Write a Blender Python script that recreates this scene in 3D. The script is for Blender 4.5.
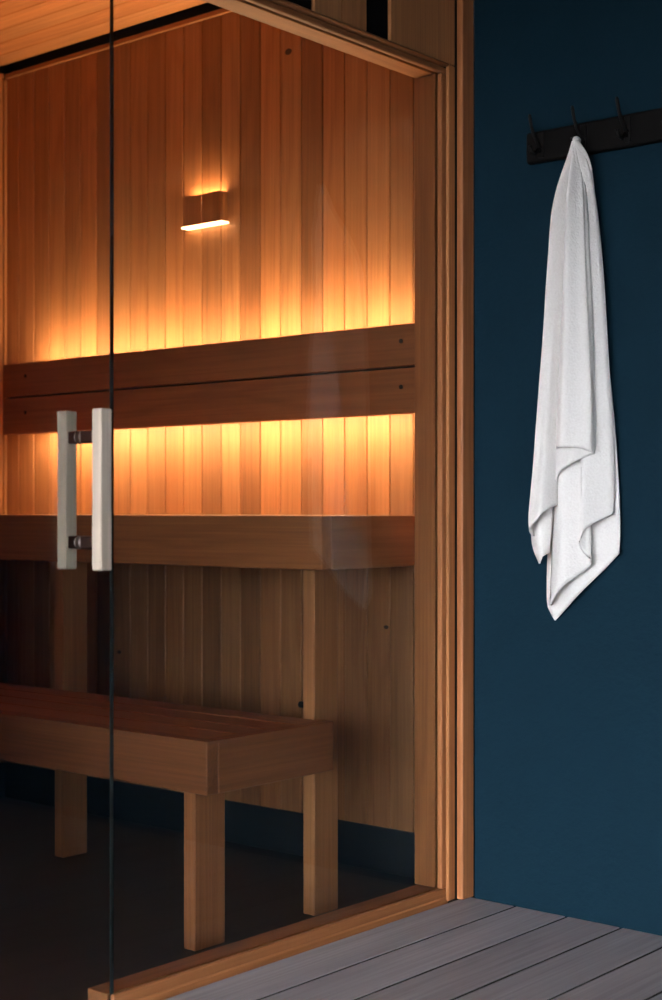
import bpy, bmesh, math, random
from mathutils import Vector

# ------------------------------------------------------------------ scene reset
for o in list(bpy.data.objects):
    bpy.data.objects.remove(o, do_unlink=True)
scene = bpy.context.scene
C = scene.collection
rnd = random.Random(11)

# ------------------------------------------------------------------ camera
cam_d = bpy.data.cameras.new('camera')
cam = bpy.data.objects.new('camera', cam_d)
C.objects.link(cam)
cam.location = (0, 0, 0.95)
cam.rotation_euler = (math.pi / 2, 0, math.radians(40.3))
cam_d.sensor_fit = 'VERTICAL'
cam_d.sensor_height = 36.0
cam_d.sensor_width = 36.0
cam_d.lens = 36.0 * 1.497
cam_d.shift_y = 0.012
cam_d.clip_start = 0.05
cam_d.dof.use_dof = True
cam_d.dof.focus_distance = 3.55
cam_d.dof.aperture_fstop = 3.2
scene.camera = cam

# ------------------------------------------------------------------ world: soft overcast sky
world = bpy.data.worlds.new('sky')
scene.world = world
world.use_nodes = True
wn = world.node_tree.nodes
bg = wn['Background']
bg.inputs[0].default_value = (0.90, 0.945, 1.0, 1)
bg.inputs[1].default_value = 27.5

# ------------------------------------------------------------------ exposure
vs = scene.view_settings
vs.view_transform = 'Standard'
vs.look = 'None'
vs.gamma = 1.0
vs.exposure = 0.0
vs.use_curve_mapping = False
LED_POWER = 165.0
LED_COLOR = (1.0, 0.65, 0.34, 1)
SCONCE_POWER = 9.0


# ------------------------------------------------------------------ materials
class NT:
    def __init__(self, name):
        self.m = bpy.data.materials.new(name)
        self.m.use_nodes = True
        self.n = self.m.node_tree.nodes
        self.l = self.m.node_tree.links
        self.b = self.n['Principled BSDF']

    def new(self, t, **kw):
        nd = self.n.new(t)
        for k, v in kw.items():
            setattr(nd, k, v)
        return nd

    def link(self, a, b):
        self.l.new(a, b)

    def math(self, op, a, b=None, c=None):
        nd = self.new('ShaderNodeMath', operation=op)
        for i, v in enumerate((a, b, c)):
            if v is None:
                continue
            if isinstance(v, (int, float)):
                nd.inputs[i].default_value = v
            else:
                self.link(v, nd.inputs[i])
        return nd.outputs[0]

    def mix(self, f, a, b, blend='MIX'):
        nd = self.new('ShaderNodeMix', data_type='RGBA', blend_type=blend)
        for i, v in ((0, f), (6, a), (7, b)):
            if isinstance(v, (int, float)):
                nd.inputs[i].default_value = v
            elif isinstance(v, tuple):
                nd.inputs[i].default_value = v if len(v) == 4 else (*v, 1)
            else:
                self.link(v, nd.inputs[i])
        return nd.outputs[2]

    def noise(self, vec, scale, detail=4.0, rough=0.55, dist=0.0):
        nd = self.new('ShaderNodeTexNoise')
        self.link(vec, nd.inputs['Vector'])
        nd.inputs['Scale'].default_value = scale
        nd.inputs['Detail'].default_value = detail
        nd.inputs['Roughness'].default_value = rough
        nd.inputs['Distortion'].default_value = dist
        return nd.outputs['Fac']

    def coords(self, scale, offset=True):
        tc = self.new('ShaderNodeTexCoord')
        v = tc.outputs['Object']
        if offset:
            oi = self.new('ShaderNodeObjectInfo')
            k = self.math('MULTIPLY', oi.outputs['Random'], 57.0)
            cx = self.new('ShaderNodeCombineXYZ')
            for i in range(3):
                self.link(k, cx.inputs[i])
            ad = self.new('ShaderNodeVectorMath', operation='ADD')
            self.link(v, ad.inputs[0])
            self.link(cx.outputs[0], ad.inputs[1])
            v = ad.outputs[0]
        mp = self.new('ShaderNodeVectorMath', operation='MULTIPLY')
        self.link(v, mp.inputs[0])
        mp.inputs[1].default_value = scale
        return mp.outputs[0]

    def bump(self, h, strength, dist=0.002):
        nd = self.new('ShaderNodeBump')
        nd.inputs['Strength'].default_value = strength
        nd.inputs['Distance'].default_value = dist
        self.link(h, nd.inputs['Height'])
        self.link(nd.outputs[0], self.b.inputs['Normal'])


def wood(name, axis, dark, mid, light, rough=0.5, bump=0.2, figure=0.4, spec=0.35):
    t = NT(name)
    def sc(al, ac):
        return tuple(al if a == axis else ac for a in 'XYZ')
    v1 = t.coords(sc(0.9, 9.0))
    ring = t.noise(v1, 1.0, 2.0, 0.5, 0.3)
    ring = t.math('SINE', t.math('MULTIPLY', ring, 42.0))
    ring = t.math('MULTIPLY_ADD', ring, 0.5, 0.5)
    ring = t.math('POWER', ring, 2.0)
    v2 = t.coords(sc(2.0, 150.0))
    fine = t.noise(v2, 1.0, 4.0, 0.6)
    v3 = t.coords(sc(0.6, 4.0))
    broad = t.noise(v3, 1.0, 3.0, 0.5)
    col = t.mix(t.math('MULTIPLY', ring, figure), (*mid, 1), (*dark, 1))
    fr = t.new('ShaderNodeMapRange')
    t.link(broad, fr.inputs[0])
    fr.inputs[1].default_value = 0.35
    fr.inputs[2].default_value = 0.65
    col = t.mix(fr.outputs[0], col, t.mix(0.5, col, (*light, 1)))
    f2 = t.new('ShaderNodeMapRange')
    t.link(fine, f2.inputs[0])
    f2.inputs[1].default_value = 0.3
    f2.inputs[2].default_value = 0.7
    f2.inputs[3].default_value = 0.82
    f2.inputs[4].default_value = 1.12
    cc = t.new('ShaderNodeCombineXYZ')
    for i in range(3):
        t.link(f2.outputs[0], cc.inputs[i])
    col = t.mix(1.0, col, cc.outputs[0], 'MULTIPLY')
    oi = t.new('ShaderNodeObjectInfo')
    col = t.mix(1.0, col, oi.outputs['Color'], 'MULTIPLY')
    t.link(col, t.b.inputs['Base Color'])
    t.b.inputs['Roughness'].default_value = rough
    t.b.inputs['Specular IOR Level'].default_value = spec
    hgt = t.math('ADD', fine, t.math('MULTIPLY', ring, -0.3))
    t.bump(hgt, bump, 0.001)
    return t.m


CED = dict(dark=(0.20, 0.072, 0.026), mid=(0.34, 0.138, 0.052), light=(0.43, 0.195, 0.080))
cedar = {a: wood('cedar_' + a, a, **CED) for a in 'XYZ'}
cedar_rough = wood('cedar_sconce_Z', 'Z', **CED, bump=0.5)
WEA = dict(dark=(0.19, 0.172, 0.182), mid=(0.33, 0.305, 0.325), light=(0.48, 0.45, 0.46))
deckwood = wood('weathered_deck', 'Y', **WEA, rough=0.62, bump=0.35, figure=0.25, spec=0.3)
HAN = dict(dark=(0.36, 0.28, 0.21), mid=(0.52, 0.42, 0.33), light=(0.62, 0.53, 0.43))
handlewood = wood('pale_handle_wood', 'Z', **HAN, rough=0.6, bump=0.3, figure=0.3)


def plain(name, col, rough=0.5, metal=0.0, bump=None, var=0.0, nscale=20.0, spec=0.5):
    t = NT(name)
    t.b.inputs['Roughness'].default_value = rough
    t.b.inputs['Metallic'].default_value = metal
    t.b.inputs['Specular IOR Level'].default_value = spec
    v = t.coords((1, 1, 1), False)
    nz = t.noise(v, nscale, 5.0, 0.6)
    c2 = tuple(x * (1 + var) for x in col)
    c1 = tuple(x * (1 - var) for x in col)
    t.link(t.mix(nz, (*c1, 1), (*c2, 1)), t.b.inputs['Base Color'])
    if bump:
        t.bump(t.noise(v, bump[0], 6.0, 0.65), bump[1], bump[2])
    return t.m


m_dark = plain('dark_backing', (0.012, 0.009, 0.007), 0.9)
m_plaster = plain('teal_plaster', (0.0046, 0.0210, 0.0355), 0.75, bump=(70, 0.55, 0.004), var=0.12, nscale=9, spec=0.08)
m_floor = plain('charcoal_floor', (0.016, 0.016, 0.018), 0.55, bump=(40, 0.2, 0.002), var=0.25, nscale=6)
m_base = plain('black_skirting', (0.006, 0.009, 0.012), 0.6, var=0.1)
m_black = plain('matt_black_rail', (0.0045, 0.004, 0.004), 0.7, var=0.1, spec=0.12)
m_iron = plain('black_iron', (0.006, 0.0055, 0.0055), 0.6, 0.0, spec=0.2)
m_bronze = plain('dark_bronze', (0.10, 0.055, 0.045), 0.32, 0.9)
m_steel = plain('dull_steel', (0.45, 0.44, 0.43), 0.35, 1.0)
m_ground = plain('garden_ground', (0.040, 0.033, 0.022), 0.9, var=0.3, nscale=1.5)
m_gap_shade = plain('plank_gap_shade', (0.022, 0.018, 0.016), 0.9, spec=0.1)  # near-black plank sides, shade of the deck gaps put into the colour
m_soffit = plain('soffit', (0.12, 0.085, 0.06), 0.7, var=0.1)


def towel_mat():
    t = NT('white_terry')
    v = t.coords((1, 1, 1), False)
    n1 = t.noise(v, 220.0, 0.0, 0.5)
    n2 = t.noise(v, 60.0, 3.0, 0.5)
    t.link(t.mix(n1, (0.76, 0.725, 0.70, 1), (0.84, 0.81, 0.79, 1)), t.b.inputs['Base Color'])
    t.b.inputs['Roughness'].default_value = 0.95
    t.b.inputs['Specular IOR Level'].default_value = 0.1
    t.b.inputs['Sheen Weight'].default_value = 0.35
    t.b.inputs['Sheen Roughness'].default_value = 0.6
    t.bump(t.math('ADD', n1, t.math('MULTIPLY', n2, 1.5)), 0.22, 0.003)
    return t.m


m_towel = towel_mat()


def glass_mat():
    t = NT('clear_glass')
    t.n.remove(t.b)
    out = t.n['Material Output']
    tr = t.new('ShaderNodeBsdfTransparent')
    tr.inputs[0].default_value = (0.93, 0.948, 0.942, 1)
    gl = t.new('ShaderNodeBsdfGlossy')
    gl.inputs['Roughness'].default_value = 0.0
    fr = t.new('ShaderNodeFresnel')
    ge = t.new('ShaderNodeNewGeometry')
    # same reflectance on both faces of the pane: invert the index where the ray leaves the glass
    ior = t.math('MULTIPLY_ADD', ge.outputs['Backfacing'], 1 / 1.38 - 1.38, 1.38)
    t.link(ior, fr.inputs[0])
    mx = t.new('ShaderNodeMixShader')
    t.link(fr.outputs[0], mx.inputs[0])
    t.link(tr.outputs[0], mx.inputs[1])
    t.link(gl.outputs[0], mx.inputs[2])
    t.link(mx.outputs[0], out.inputs[0])
    return t.m


m_glass = glass_mat()
m_glass_edge = plain('glass_edge', (0.008, 0.014, 0.015), 0.15, spec=0.6)


def emit(name, col, power):
    t = NT(name)
    t.b.inputs['Base Color'].default_value = (0.8, 0.8, 0.8, 1)
    t.b.inputs['Emission Color'].default_value = col
    t.b.inputs['Emission Strength'].default_value = power
    return t.m


m_led = emit('warm_led', LED_COLOR, LED_POWER)
m_lens = emit('sconce_lens', (1.0, 0.62, 0.30, 1), SCONCE_POWER)
m_lens_up = emit('sconce_lens_up', (1.0, 0.62, 0.30, 1), SCONCE_POWER * 20.0)


# ------------------------------------------------------------------ builders
def put(name, mesh, parent=None, loc=(0, 0, 0), mat=None):
    o = bpy.data.objects.new(name, mesh)
    C.objects.link(o)
    if mat and mesh and not mesh.materials:
        mesh.materials.append(mat)
    loc = Vector(loc)
    if parent:
        o.parent = parent
        p = parent
        while p:
            loc = loc - p.location
            p = p.parent
    o.location = loc
    return o


def empty(name, loc=(0, 0, 0)):
    o = bpy.data.objects.new(name, None)
    C.objects.link(o)
    o.location = loc
    o.empty_display_size = 0.1
    return o


def box_mesh(name, dx, dy, dz, mat, bevel=0.0015, seg=1, edges=None):
    bm = bmesh.new()
    bmesh.ops.create_cube(bm, size=1.0)
    for v in bm.verts:
        v.co = Vector((v.co.x * dx, v.co.y * dy, v.co.z * dz))
    if bevel:
        es = bm.edges[:]
        if edges:
            es = [e for e in es if abs((e.verts[0].co - e.verts[1].co)['xyz'.index(edges)]) > 1e-6]
        bmesh.ops.bevel(bm, geom=es, offset=bevel, segments=seg, profile=0.5, affect='EDGES')
    me = bpy.data.meshes.new(name)
    bm.to_mesh(me)
    bm.free()
    me.materials.append(mat)
    return me


def box(name, x0, x1, y0, y1, z0, z1, mat, parent=None, bevel=0.0015, seg=1, edges=None, color=None):
    me = box_mesh(name, x1 - x0, y1 - y0, z1 - z0, mat, bevel, seg, edges)
    o = put(name, me, parent, ((x0 + x1) / 2, (y0 + y1) / 2, (z0 + z1) / 2))
    if color:
        o.color = (*color, 1)
    return o


def struct(o):
    o['kind'] = 'structure'
    return o


def tag(o, label, cat, group=None):
    o['label'] = label
    o['category'] = cat
    if group:
        o['group'] = group
    return o


def cyl_mesh(name, r, length, axis, mat, n=20, bevel=0.0):
    bm = bmesh.new()
    bmesh.ops.create_cone(bm, cap_ends=True, segments=n, radius1=r, radius2=r, depth=length)
    if bevel:
        es = [e for e in bm.edges if abs(e.verts[0].co.z - e.verts[1].co.z) < 1e-6]
        bmesh.ops.bevel(bm, geom=es, offset=bevel, segments=2, profile=0.5, affect='EDGES')
    for v in bm.verts:
        x, y, z = v.co
        if axis == 'X':
            v.co = (z, y, -x)
        elif axis == 'Y':
            v.co = (x, z, -y)
    for f in bm.faces:
        f.smooth = len(f.verts) == 4
    me = bpy.data.meshes.new(name)
    bm.to_mesh(me)
    bm.free()
    me.materials.append(mat)
    return me


def tube_mesh(name, pts, radii, mat, n=10):
    bm = bmesh.new()
    rings = []
    for i, p in enumerate(pts):
        p = Vector(p)
        a = Vector(pts[max(i - 1, 0)])
        b = Vector(pts[min(i + 1, len(pts) - 1)])
        t = (b - a).normalized()
        s = t.cross(Vector((1, 0, 0)))
        s = s.normalized() if s.length > 1e-4 else Vector((0, 1, 0))
        q = t.cross(s).normalized()
        rings.append([bm.verts.new(p + (s * math.cos(k * 2 * math.pi / n) + q * math.sin(k * 2 * math.pi / n)) * radii[i]) for k in range(n)])
    for r0, r1 in zip(rings, rings[1:]):
        for k in range(n):
            f = bm.faces.new((r0[k], r0[(k + 1) % n], r1[(k + 1) % n], r1[k]))
            f.smooth = True
    bm.faces.new(rings[0][::-1])
    bm.faces.new(rings[-1])
    bmesh.ops.recalc_face_normals(bm, faces=bm.faces[:])
    me = bpy.data.meshes.new(name)
    bm.to_mesh(me)
    bm.free()
    me.materials.append(mat)
    return me


def tint(spread=0.16, base=1.0):
    v = base * (1 + rnd.uniform(-spread, spread))
    w = rnd.uniform(-0.05, 0.05)
    return (v * (1 + w), v, v * (1 - w), 1)


# ================================================================== SETTING
FZ = -0.03          # sauna floor level
XL, YB = -4.18, 3.20
ZC = 2.475          # sauna ceiling
PITCH = 0.0801

# ground outside and the covered deck
struct(box('ground', -400, 400, -400, 400, -0.45, -0.30, m_ground, bevel=0))
floor = struct(box('floor', -2.13, 1.60, -3.55, 3.045, -0.29, -0.130, m_dark, bevel=0))
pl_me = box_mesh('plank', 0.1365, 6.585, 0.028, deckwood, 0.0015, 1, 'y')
pl_me.materials.append(m_gap_shade)
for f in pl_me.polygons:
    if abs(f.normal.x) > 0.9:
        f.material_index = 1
x = -2.138
i = 0
while x < 1.5:
    o = put('plank', pl_me, floor, (x + 0.0692, -0.2525, -0.0145))
    o.color = tint(0.10)
    x += 0.1442
    i += 1
struct(box('ceiling_porch', -4.4, 2.6, -3.7, 3.35, 2.62, 2.70, m_soffit, bevel=0))  # unseen porch roof, lengthened to keep sky light off the upper wall
for px in (1.5,):
    p = struct(box('pillar', px - 0.06, px + 0.06, -3.45, -3.33, 0.0, 2.62, cedar['Z'], bevel=0.004))

struct(box('eave_light_block', -2.26, 2.6, -3.70, -3.62, 2.24, 2.62, m_soffit, bevel=0))  # unseen drop at the roof edge, added to cut light on the upper wall
struct(box('wall_light_block_far', 2.35, 2.50, -3.6, 3.044, -0.29, 2.62, m_plaster, bevel=0))  # unseen wall added to shut out daylight from the right
struct(box('wall_light_block_left', -2.26, -2.145, -3.6, 0.949, -0.29, 2.62, m_plaster, bevel=0))  # unseen wall added to shut out daylight from the left
# plastered wall
struct(box('wall_right', -2.118, 2.5, 3.045, 3.20, -0.29, 2.62, m_plaster, bevel=0))

# sauna floor
struct(box('floor_sauna', XL - 0.1, -2.145, 0.95, 3.30, -0.12, FZ, m_floor, bevel=0))

# sauna back wall with cedar boards
wb = struct(box('wall_back', XL - 0.02, -2.12, YB + 0.016, YB + 0.10, FZ, 2.62, m_dark, bevel=0))
bm_b = box_mesh('board', PITCH - 0.0028, 0.018, 2.355, cedar['Z'], 0.0020, 1, 'z')
X0 = -4.1071
darks = {13: 0.62, 16: 0.60, 5: 0.78, 8: 0.85, 20: 0.85, 11: 0.8, 14: 1.15, 15: 1.1, 18: 1.12, 2: 1.1, 9: 1.1, 7: 0.95, 12: 1.05, 17: 1.08}
for k in range(-1, 25):
    xc = X0 + PITCH * (k + 0.5)
    if xc > -2.16:
        break
    o = put('board', bm_b, wb, (xc, YB + 0.009, 0.092 + 2.355 / 2))
    b = darks.get(k, 1.0)
    o.color = tint(0.09, b)

def knot(board_x, z, r):
    par = min((c for c in wb.children), key=lambda c: abs(c.location.x + wb.location.x - board_x))
    me = cyl_mesh('knot', r, 0.0008, 'Y', m_knot, 14)
    for v in me.vertices:
        v.co.z *= 0.7
    put('knot', me, par, (board_x, YB - 0.0003, z))


m_knot = plain('knot_wood', (0.035, 0.012, 0.006), 0.6)
for kx, kz, kr in ((-2.874, 2.272, 0.013), (-2.517, 0.637, 0.008), (-3.598, 0.504, 0.009)):
    knot(kx, kz, kr)

# left wall (cedar boards facing the glass)
wl = struct(box('wall_left', XL - 0.10, XL - 0.016, 0.95, YB + 0.10, FZ, 2.62, m_dark, bevel=0))
bm_l = box_mesh('board', 0.018, PITCH - 0.0028, 2.355, cedar['Z'], 0.0020, 1, 'z')
y = YB - 0.004
while y - PITCH > 0.97:
    o = put('board', bm_l, wl, (XL - 0.009, y - PITCH / 2, 0.092 + 2.355 / 2))
    o.color = tint(0.12)
    y -= PITCH
# near end wall (behind the picture's edge)
wf = struct(box('wall_front', XL, -2.15, 0.95, 0.985, FZ, 2.62, m_dark, bevel=0))
bm_f = box_mesh('board', PITCH - 0.0028, 0.018, 2.47, cedar['Z'], 0.0020, 1, 'z')
x = XL + 0.01
while x + PITCH < -2.24:
    o = put('board', bm_f, wf, (x + PITCH / 2, 0.994, FZ + 1.245))
    o.color = tint(0.12)
    x += PITCH

# skirting under the boards
struct(box('baseboard_back', XL, -2.24, YB - 0.002, YB + 0.014, FZ, 0.092, m_base, bevel=0.001))
struct(box('baseboard_left', XL - 0.014, XL + 0.002, 1.0, YB - 0.004, FZ, 0.092, m_base, bevel=0.001))

# ceiling boards
ce = struct(box('ceiling', XL - 0.02, -2.24, 0.98, YB + 0.016, ZC + 0.018, 2.62, m_dark, bevel=0))
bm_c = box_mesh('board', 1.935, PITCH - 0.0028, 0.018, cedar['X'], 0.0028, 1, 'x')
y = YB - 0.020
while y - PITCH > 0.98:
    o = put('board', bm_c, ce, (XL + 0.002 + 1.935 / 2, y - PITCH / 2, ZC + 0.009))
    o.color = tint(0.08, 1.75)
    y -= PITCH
# trims: cove strip along the top of the boards, corner strip
box('trim_1', XL + 0.012, -2.24, YB - 0.012, YB - 0.0005, 2.434, 2.450, cedar['X'], bevel=0.002)
struct(bpy.data.objects['trim_1'])
struct(box('trim_2', XL + 0.0005, XL + 0.012, YB - 0.014, YB - 0.0005, 0.092, 2.433, cedar['Z'], bevel=0.003))
struct(box('trim_3', XL + 0.0005, XL + 0.012, 1.02, YB - 0.016, 2.434, 2.450, cedar['Y'], bevel=0.002))

# end stub of the glazed side between frame and back wall, and the strip of wall at the hinge side
struct(box('wall_side', -2.228, -2.142, 2.985, YB + 0.015, FZ, 2.62, m_dark, bevel=0))
struct(box('wall_hinge', -2.228, -2.142, 0.986, 1.12, FZ, 2.62, cedar['Z'], bevel=0))
stub = box('board', -2.244, -2.229, 2.985, YB - 0.002, FZ, ZC, cedar['Z'], bpy.data.objects['wall_side'], 0.002)

# cladding over the glazing
wo = struct(box('wall_over_glazing', -2.228, -2.1665, 1.121, 2.984, 2.062, 2.62, m_dark, bevel=0))
edges_y = [1.121, 1.34, 1.56, 1.78, 2.00, 2.235, 2.325]
# board edges run along the outer face; two of them are charcoal
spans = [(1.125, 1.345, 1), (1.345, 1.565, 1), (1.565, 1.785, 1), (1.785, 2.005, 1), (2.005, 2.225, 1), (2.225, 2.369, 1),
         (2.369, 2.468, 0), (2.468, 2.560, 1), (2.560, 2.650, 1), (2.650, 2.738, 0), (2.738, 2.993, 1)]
for a, b, is_cedar in spans:
    o = box('board' if is_cedar else 'dark_board', -2.155, -2.140 if is_cedar else -2.148, a + 0.0008, b - 0.0008, 2.0425, 2.62,
            cedar['Z'] if is_cedar else m_black, wo, 0.0012)
    if is_cedar:
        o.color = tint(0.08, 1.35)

# ------------------------------------------------------------------ glazed frame (window) and glass door
w = struct(empty('window_1', (-2.19, 2.94, 0)))
box('jamb', -2.236, -2.1735, 2.955, 2.984, 0.031, 2.056, cedar['Z'], w, 0.0015, color=(1.0, 0.88, 0.76))
box('jamb', -2.1730, -2.1660, 2.972, 2.984, 0.031, 2.056, m_dark, w, 0)
box('glazing_bead', -2.1655, -2.151, 2.953, 2.984, 0.0315, 2.0195, cedar['Z'], w, 0.0025, color=(1.0, 0.88, 0.80))
box('lip', -2.150, -2.140, 2.966, 2.9945, 0.0012, 2.042, cedar['Z'], w, 0.003, color=(1.25, 1.2, 1.1))
box('casing', -2.138, -2.119, 2.996, 3.0445, 0.0012, 2.62, cedar['Z'], w, 0.004, 2, color=(1.2, 1.06, 0.98))
# head: bottom face shows, groove for the glass, outer lip
box('head', -2.230, -2.1735, 1.121, 2.954, 2.019, 2.061, cedar['Y'], w, 0.0015, color=(0.95, 0.95, 0.95))
box('head', -2.1735, -2.1655, 1.121, 2.954, 2.032, 2.061, m_dark, w, 0)
box('glazing_bead', -2.1655, -2.151, 1.121, 2.984, 2.020, 2.034, cedar['Y'], w, 0.002, color=(0.85, 0.82, 0.8))
box('lip', -2.1655, -2.136, 1.121, 2.9655, 2.0345, 2.042, cedar['Y'], w, 0.003, color=(0.8, 0.75, 0.7))
# sill under the fixed pane
box('sill', -2.230, -2.1735, 1.902, 2.984, FZ + 0.001, 0.030, cedar['Y'], w, 0.0015, color=(0.95, 0.84, 0.78))
box('sill', -2.1735, -2.1655, 1.902, 2.984, FZ + 0.001, 0.018, m_dark, w, 0)
box('glazing_bead', -2.1655, -2.1535, 1.902, 2.984, FZ + 0.001, 0.031, cedar['Y'], w, 0.0025, color=(1.0, 0.88, 0.80))
box('lip', -2.153, -2.1465, 1.121, 2.9655, FZ + 0.001, 0.011, cedar['Y'], w, 0.003, color=(1.25, 1.15, 1.05))


def pane(name, y0, y1, z0, z1, parent, xc=-2.1695, th=0.007):
    bm = bmesh.new()
    bmesh.ops.create_cube(bm, size=1.0)
    for v in bm.verts:
        v.co = Vector((v.co.x * th, v.co.y * (y1 - y0), v.co.z * (z1 - z0)))
    bm.normal_update()
    for f in bm.faces:
        f.material_index = 0 if abs(f.normal.x) > 0.5 else 1
    me = bpy.data.meshes.new(name)
    bm.to_mesh(me)
    bm.free()
    me.materials.append(m_glass)
    me.materials.append(m_glass_edge)
    return put(name, me, parent, (xc, (y0 + y1) / 2, (z0 + z1) / 2))


pane('pane', 1.9120, 2.970, 0.020, 2.030, w)

d = struct(empty('door_1', (-2.172, 1.53, 0)))
pane('pane', 1.165, 1.9085, 0.004, 2.016, d)
box('threshold', -2.228, -2.152, 1.121, 1.901, FZ + 0.001, 0.001, cedar['Y'], d, 0.0015, color=(1.0, 0.95, 0.9))
h_out = box('handle', -2.128, -2.102, 1.825, 1.852, 0.842, 1.141, handlewood, d, 0.0025, 2)
h_in = box('handle', -2.2275, -2.2015, 1.825, 1.852, 0.842, 1.141, handlewood, d, 0.0025, 2, color=(0.92, 0.9, 0.88))
for z in (1.090, 0.893):
    c1 = put('standoff', box_mesh('standoff', 0.038, 0.020, 0.024, m_bronze, 0.003, 2), h_out, (-2.1475, 1.8385, z))
    c2 = put('standoff', box_mesh('standoff', 0.024, 0.020, 0.024, m_bronze, 0.003, 2), h_in, (-2.1893, 1.8385, z))
    for par, xx in ((h_out, -2.1655), (h_in, -2.1785)):
        put('washer', cyl_mesh('washer', 0.0125, 0.003, 'X', m_steel, 20), par, (xx, 1.8385, z))

# ================================================================== THINGS
# ---- upper bench
UZ = 0.942
ub = tag(empty('upper_bench', (-3.25, 2.95, FZ)), 'tall cedar sauna bench with thick front edge against the boarded wall', 'bench')
UX0, UX1, UY0 = -4.165, -2.318, 2.700
box('front_board', UX0, UX1, UY0, UY0 + 0.038, UZ - 0.131, UZ - 0.0, cedar['X'], ub, 0.004, 2, color=(0.95, 0.82, 0.68))
box('end_board', UX1 - 0.038, UX1, UY0 + 0.0385, YB - 0.003, UZ - 0.131, UZ, cedar['Y'], ub, 0.004, 2, color=(0.82, 0.78, 0.74))
ny = 5
sw = (YB - 0.0005 - (UY0 + 0.0388)) / ny
me_s = box_mesh('slat', (UX1 - 0.040) - UX0, sw - 0.002, 0.028, cedar['X'], 0.003, 1, 'x')
for k in range(ny):
    o = put('slat', me_s, ub, ((UX0 + UX1 - 0.040) / 2, UY0 + 0.0388 + sw * (k + 0.5), UZ - 0.0145))
    o.color = tint(0.08)
for xx in (-3.9, -3.1, -2.42):
    box('joist', xx - 0.019, xx + 0.019, UY0 + 0.039, YB - 0.004, UZ - 0.1215, UZ - 0.029, cedar['Y'], ub, 0.002)
for xx in (-2.375, -3.317):
    p = box('post', xx - 0.038, xx, 2.7395, 2.8285, FZ + 0.0005, UZ - 0.1220, cedar['Z'], ub, 0.003, 2, color=(1.05, 1.0, 0.95))
put('bolt', cyl_mesh('bolt', 0.008, 0.022, 'X', m_iron, 14, 0.003), ub, (-2.4242, 2.752, 0.478))

# ---- lower bench
LZ = 0.450
lb = tag(empty('lower_bench', (-3.2, 2.52, FZ)), 'low cedar step bench with slatted top, closest to the glass door', 'bench')
LX0, LX1, LY0, LY1 = -4.15, -2.311, 2.308, 2.737
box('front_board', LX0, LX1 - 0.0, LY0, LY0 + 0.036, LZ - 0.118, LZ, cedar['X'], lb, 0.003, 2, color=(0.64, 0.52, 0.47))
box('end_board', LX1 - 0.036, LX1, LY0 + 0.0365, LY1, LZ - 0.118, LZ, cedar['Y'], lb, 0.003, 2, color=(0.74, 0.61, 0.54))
ny = 4
sw = (LY1 - (LY0 + 0.040)) / ny
me_s = box_mesh('slat', (LX1 - 0.038) - LX0, sw - 0.006, 0.028, cedar['X'], 0.003, 1, 'x')
for k in range(ny):
    o = put('slat', me_s, lb, ((LX0 + LX1 - 0.038) / 2, LY0 + 0.040 + sw * (k + 0.5), LZ - 0.0160))
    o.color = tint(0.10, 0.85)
for xx in (-4.0, -3.2):
    box('joist', xx - 0.018, xx + 0.018, LY0 + 0.037, LY1 - 0.001, LZ - 0.105, LZ - 0.0305, cedar['Y'], lb, 0.002)
for xx in (-2.386, -4.02):
    for yy in (2.3465,):
        box('leg', xx - 0.038, xx, yy, yy + 0.095, FZ + 0.0005, LZ - 0.031, cedar['Z'], lb, 0.003, 2, color=(1.0, 0.88, 0.84))

# ---- backrest of two boards on battens
br = tag(empty('backrest', (-3.15, 3.06, 1.20)), 'long two-board cedar backrest glowing from light strips behind it', 'backrest')
BX0, BX1 = -4.000, -2.262
cz = [(1.3250, 1.4330), (1.2030, 1.3195)]
for z0, z1 in cz:
    bo = box('backrest_board', BX0, BX1, 3.050, 3.078, z0, z1, cedar['X'], br, 0.003, 2, color=(0.72, 0.66, 0.60) if z0 > 1.3 else (0.80, 0.74, 0.66))
    for xx in (-2.350, -3.88):
        put('screw_plug', cyl_mesh('screw_plug', 0.006, 0.003, 'Y', m_dark, 12), bo, (xx, 3.0492, (z0 + z1) / 2 + 0.01))
box('seam_strip', BX0 + 0.002, BX1 - 0.002, 3.0782, 3.0840, 1.304, 1.340, m_dark, br, 0)  # dark strip added so the LED light doesn't leak through the seam
for xx in (-3.85, -3.15, -2.33):
    box('batten', xx - 0.02, xx + 0.02, 3.0845, YB - 0.0005, 1.262, 1.385, cedar['Z'], br, 0.002)

# ---- light strips behind the backrest
for nm, z, lab in (('top', 1.424, 'warm light strip glowing above the backrest boards'), ('low', 1.224, 'warm light strip glowing below the backrest boards')):
    ls = tag(empty('light_strip', (-3.17, 3.09, z)), lab, 'light strip', 'light strips behind the backrest')
    sgn = 1 if nm == 'top' else -1
    box('channel', BX0 + 0.02, BX1 - 0.02, 3.1135, 3.1330, z - 0.004 - 0.004 * sgn, z + 0.004 - 0.004 * sgn, m_steel, ls, 0)
    box('diffuser', BX0 + 0.025, BX1 - 0.025, 3.1150, 3.1310, z + 0.002 * sgn - 0.0018, z + 0.002 * sgn + 0.0018, m_led, ls, 0)

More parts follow.
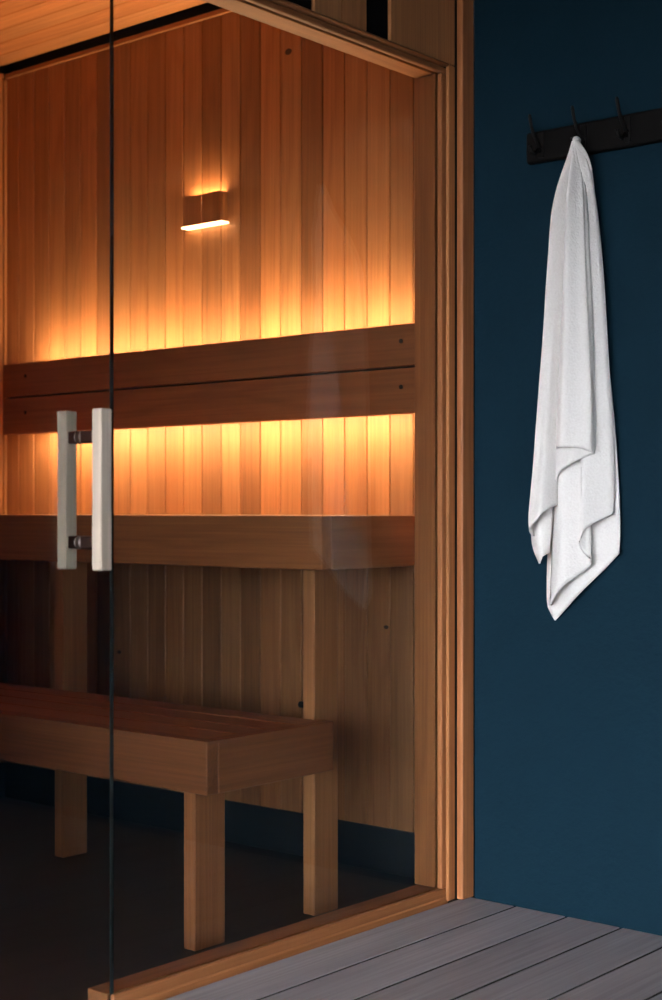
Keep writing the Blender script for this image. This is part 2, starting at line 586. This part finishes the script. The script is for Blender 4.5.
# ---- wall sconce
sc = tag(empty('wall_lamp', (-3.196, 3.19, 1.80)), 'small square cedar wall lamp shining up and down on the boards', 'wall lamp')
SX0, SX1, SY = -3.276, -3.116, 3.168
mid = -3.196
box('front_panel', SX0, mid - 0.0008, SY, SY + 0.008, 1.813, 1.903, cedar['Z'], sc, 0.0015, color=(0.80, 0.74, 0.7))
box('front_panel', mid + 0.0008, SX1, SY, SY + 0.008, 1.813, 1.903, cedar['Z'], sc, 0.0015, color=(0.72, 0.66, 0.64))
box('side_panel', SX0, SX0 + 0.010, SY + 0.0085, YB - 0.0005, 1.813, 1.903, cedar['Z'], sc, 0.001, color=(0.6, 0.55, 0.5))
box('side_panel', SX1 - 0.010, SX1, SY + 0.0085, YB - 0.0005, 1.813, 1.903, cedar['Z'], sc, 0.001, color=(0.6, 0.55, 0.5))
box('lens', SX0 - 0.006, SX1 + 0.006, SY - 0.001, YB - 0.001, 1.8085, 1.8125, m_lens, sc, 0.001)
box('lens', SX0 + 0.011, SX1 - 0.011, SY + 0.009, YB - 0.001, 1.880, 1.886, m_lens_up, sc, 0.001)

# ---- hook rail
hr = tag(empty('hook_rail', (-1.62, 3.03, 1.78)), 'long black coat rail with upright hooks on the dark wall', 'coat rail')
box('rail', -1.955, -1.270, 3.022, 3.0445, 1.779, 1.8535, m_black, hr, 0.007, 3)
for k in range(6):
    hx = -1.910 + 0.1150 * k
    hk = put('hook', tube_mesh('hook', [(0, 0, -0.02), (0, -0.008, 0.0), (0, -0.024, 0.014), (0, -0.036, 0.034), (0, -0.043, 0.056), (0, -0.044, 0.062)],
                               [0.0045, 0.005, 0.0042, 0.0038, 0.0044, 0.003], m_iron), hr, (hx, 3.014, 1.818))
    box('hook_plate', hx - 0.008, hx + 0.008, 3.017, 3.0215, 1.787, 1.846, m_iron, hk, 0.001)
    put('peg', tube_mesh('peg', [(0, 0.004, 0.01), (0, -0.008, 0.0), (0, -0.022, -0.012), (0, -0.036, -0.010), (0, -0.044, 0.004)],
                         [0.0045, 0.0045, 0.0045, 0.0045, 0.005], m_iron), hk, (hx, 3.014, 1.803))

# ---- towel: one folded cloth gathered on the second hook
TW = dict(
    back_l=[(-1.8019,1.8030),(-1.8366,1.6720),(-1.8554,1.5120),(-1.8663,1.3503),(-1.8717,1.0944),(-1.8745,0.8847),(-1.8772,0.7495),(-1.8690,0.7148),(-1.8554,0.6945)],
    back_r=[(-1.7913,1.8013),(-1.7572,1.7411),(-1.7390,1.6135),(-1.7287,1.4761),(-1.7132,1.3163),(-1.6954,1.1573),(-1.6827,0.9995),(-1.6801,0.9096),(-1.6827,0.8556)],
    back_h=[(-1.8554,0.6945),(-1.7966,0.7479),(-1.7313,0.8093),(-1.6827,0.8556)],
    cd_l=[(-1.8019,1.8030),(-1.8312,1.6713),(-1.8473,1.5112),(-1.8582,1.3497),(-1.8636,1.0942),(-1.8690,0.9081),(-1.8745,0.7682),(-1.8745,0.7309)],
    cd_r=[(-1.7913,1.8013),(-1.7624,1.7305),(-1.7442,1.6141),(-1.7313,1.4764),(-1.7209,1.3168),(-1.7107,1.1579),(-1.7056,1.0222),(-1.7081,0.9455)],
    cd_h=[(-1.8745,0.7309),(-1.8152,0.7840),(-1.7598,0.8314),(-1.7650,0.8541),(-1.7705,0.8768),(-1.7660,0.9010),(-1.7442,0.9250),(-1.7081,0.9455)],
    b2_l=[(-1.7992,1.8026),(-1.8205,1.6699),(-1.8339,1.5098),(-1.8447,1.3487),(-1.8527,1.1868),(-1.8582,1.0941),(-1.8582,1.0174)],
    b2_r=[(-1.7913,1.8013),(-1.7755,1.6867),(-1.7650,1.5026),(-1.7572,1.3422),(-1.7520,1.1823),(-1.7520,1.1140),(-1.7546,1.0822)],
    b2_h=[(-1.8582,1.0174),(-1.8366,1.0426),(-1.7966,1.0626),(-1.7546,1.0822)],
    b_l=[(-1.8019,1.8030),(-1.8232,1.6702),(-1.8366,1.5101),(-1.8473,1.3489),(-1.8554,1.1869),(-1.8582,1.0964)],
    b_r=[(-1.7939,1.8018),(-1.7834,1.6878),(-1.7755,1.5037),(-1.7650,1.3427),(-1.7572,1.1826),(-1.7546,1.0867)],
    b_h=[(-1.8582,1.0964),(-1.8232,1.0977),(-1.7887,1.0968),(-1.7546,1.0867)],
    a2_l=[(-1.8072,1.7924),(-1.8473,1.6735),(-1.8636,1.5129),(-1.8745,1.3509),(-1.8908,1.1884),(-1.9046,1.0484),(-1.9184,0.9312),(-1.9184,0.8725),(-1.8991,0.8283)],
    a2_r=[(-1.7966,1.7930),(-1.8178,1.6695),(-1.8312,1.5095),(-1.8420,1.3485),(-1.8500,1.1866),(-1.8582,1.0476),(-1.8636,0.9314),(-1.8717,0.8545)],
    a2_h=[(-1.8991,0.8283),(-1.8854,0.8402),(-1.8717,0.8545)],
    a_l=[(-1.8072,1.7970),(-1.8527,1.6742),(-1.8690,1.5134),(-1.8799,1.3513),(-1.8963,1.1887),(-1.9101,1.0485),(-1.9239,0.9312),(-1.9212,0.8936)],
    a_r=[(-1.7966,1.7976),(-1.8205,1.6699),(-1.8339,1.5098),(-1.8447,1.3487),(-1.8527,1.1868),(-1.8554,1.0475),(-1.8554,0.9663)],
    a_h=[(-1.9212,0.8936),(-1.9046,0.9172),(-1.8772,0.9407),(-1.8554,0.9663)],
)


def curve(pts, t):
    """smooth open curve through pts, chord-length parameter t in 0..1"""
    P = [Vector(p) for p in pts]
    L = [0.0]
    for a, b in zip(P, P[1:]):
        L.append(L[-1] + (b - a).length)
    q = t * L[-1]
    k = 0
    while k < len(P) - 2 and q > L[k + 1]:
        k += 1
    u = min(max((q - L[k]) / (L[k + 1] - L[k]), 0), 1)
    p0 = P[k - 1] if k > 0 else 2 * P[k] - P[k + 1]
    p1, p2 = P[k], P[k + 1]
    p3 = P[k + 2] if k + 2 < len(P) else 2 * P[k + 1] - P[k]
    return 0.5 * ((2 * p1) + (p2 - p0) * u + (2 * p0 - 5 * p1 + 4 * p2 - p3) * u * u + (3 * p1 - p0 - 3 * p2 + p3) * u ** 3)


def layer(bm, key, y0, roll, wave, ns=22, nt=80):
    l, r, hm = TW[key + '_l'], TW[key + '_r'], TW[key + '_h']
    tl, tr = Vector(l[0]), Vector(r[0])
    bl, brr = Vector(hm[0]), Vector(hm[-1])
    rows = []
    for j in range(nt + 1):
        t = j / nt
        row = []
        cl, cr = curve(l, t), curve(r, t)
        for i in range(ns + 1):
            s = i / ns
            top = tl.lerp(tr, s)
            bot = curve(hm, s)
            p = cl.lerp(cr, s) + top.lerp(bot, t) - (tl.lerp(tr, s).lerp(bl.lerp(brr, s), t))
            g = min(1.0, t / 0.22)
            g = g * g * (3 - 2 * g)
            e = abs(2 * s - 1)
            yy = 2.963 + (y0 - 2.963) * g + roll * g * e ** 2.6 + 0.010 * (1 - g) * e ** 2
            yy += g * wave(s, t)
            row.append(bm.verts.new((p.x - 0.6 * (y0 + 0.4 * roll - 2.985) * g + 0.011 * (1 - g), yy, p.y)))
        rows.append(row)
    for a, b in zip(rows, rows[1:]):
        for i in range(ns):
            f = bm.faces.new((a[i], b[i], b[i + 1], a[i + 1]))
            f.smooth = True


bm = bmesh.new()
layer(bm, 'back', 3.022, 0.004, lambda s, t: 0.004 * math.sin(s * 9 + 1) * t)
layer(bm, 'cd', 2.980, 0.030, lambda s, t: 0.022 * math.exp(-((s - 0.46 + 0.1 * (1 - t)) / 0.13) ** 2) * t + 0.003 * math.sin(s * 12 + t * 3) - 0.014 * math.exp(-((s - 0.74) / 0.13) ** 2) * t - 0.010 * math.exp(-((s - 0.2) / 0.13) ** 2) * t)
layer(bm, 'b2', 2.960, 0.022, lambda s, t: 0.003 * math.sin(s * 8))
layer(bm, 'b', 2.944, 0.032, lambda s, t: 0.008 * math.sin(s * 9 + 0.6 + t) - 0.007 * t ** 10)
layer(bm, 'a2', 2.978, 0.014, lambda s, t: 0.002 * math.sin(s * 8))
layer(bm, 'a', 2.942, 0.046, lambda s, t: 0.005 * math.sin(s * 9 + t * 4) - 0.006 * t ** 8)
bmesh.ops.recalc_face_normals(bm, faces=bm.faces[:])
for f in bm.faces:
    if f.normal.y > 0:
        f.normal_flip()
# loop over the peg: a small rounded gather
gm = bmesh.ops.create_uvsphere(bm, u_segments=16, v_segments=10, radius=1.0)['verts']
for v in gm:
    v.co = Vector((v.co.x * 0.0070 - 1.7865, v.co.y * 0.015 + 2.976, v.co.z * 0.009 + 1.8005))
for v in gm:
    for f in v.link_faces:
        f.smooth = True
me = bpy.data.meshes.new('towel')
bm.to_mesh(me)
bm.free()
me.materials.append(m_towel)
tw = put('towel', me)
sm = tw.modifiers.new('thickness', 'SOLIDIFY')
sm.thickness = 0.0045
sm.offset = -1
tag(tw, 'white terry towel hanging in folds from the black rail', 'towel')
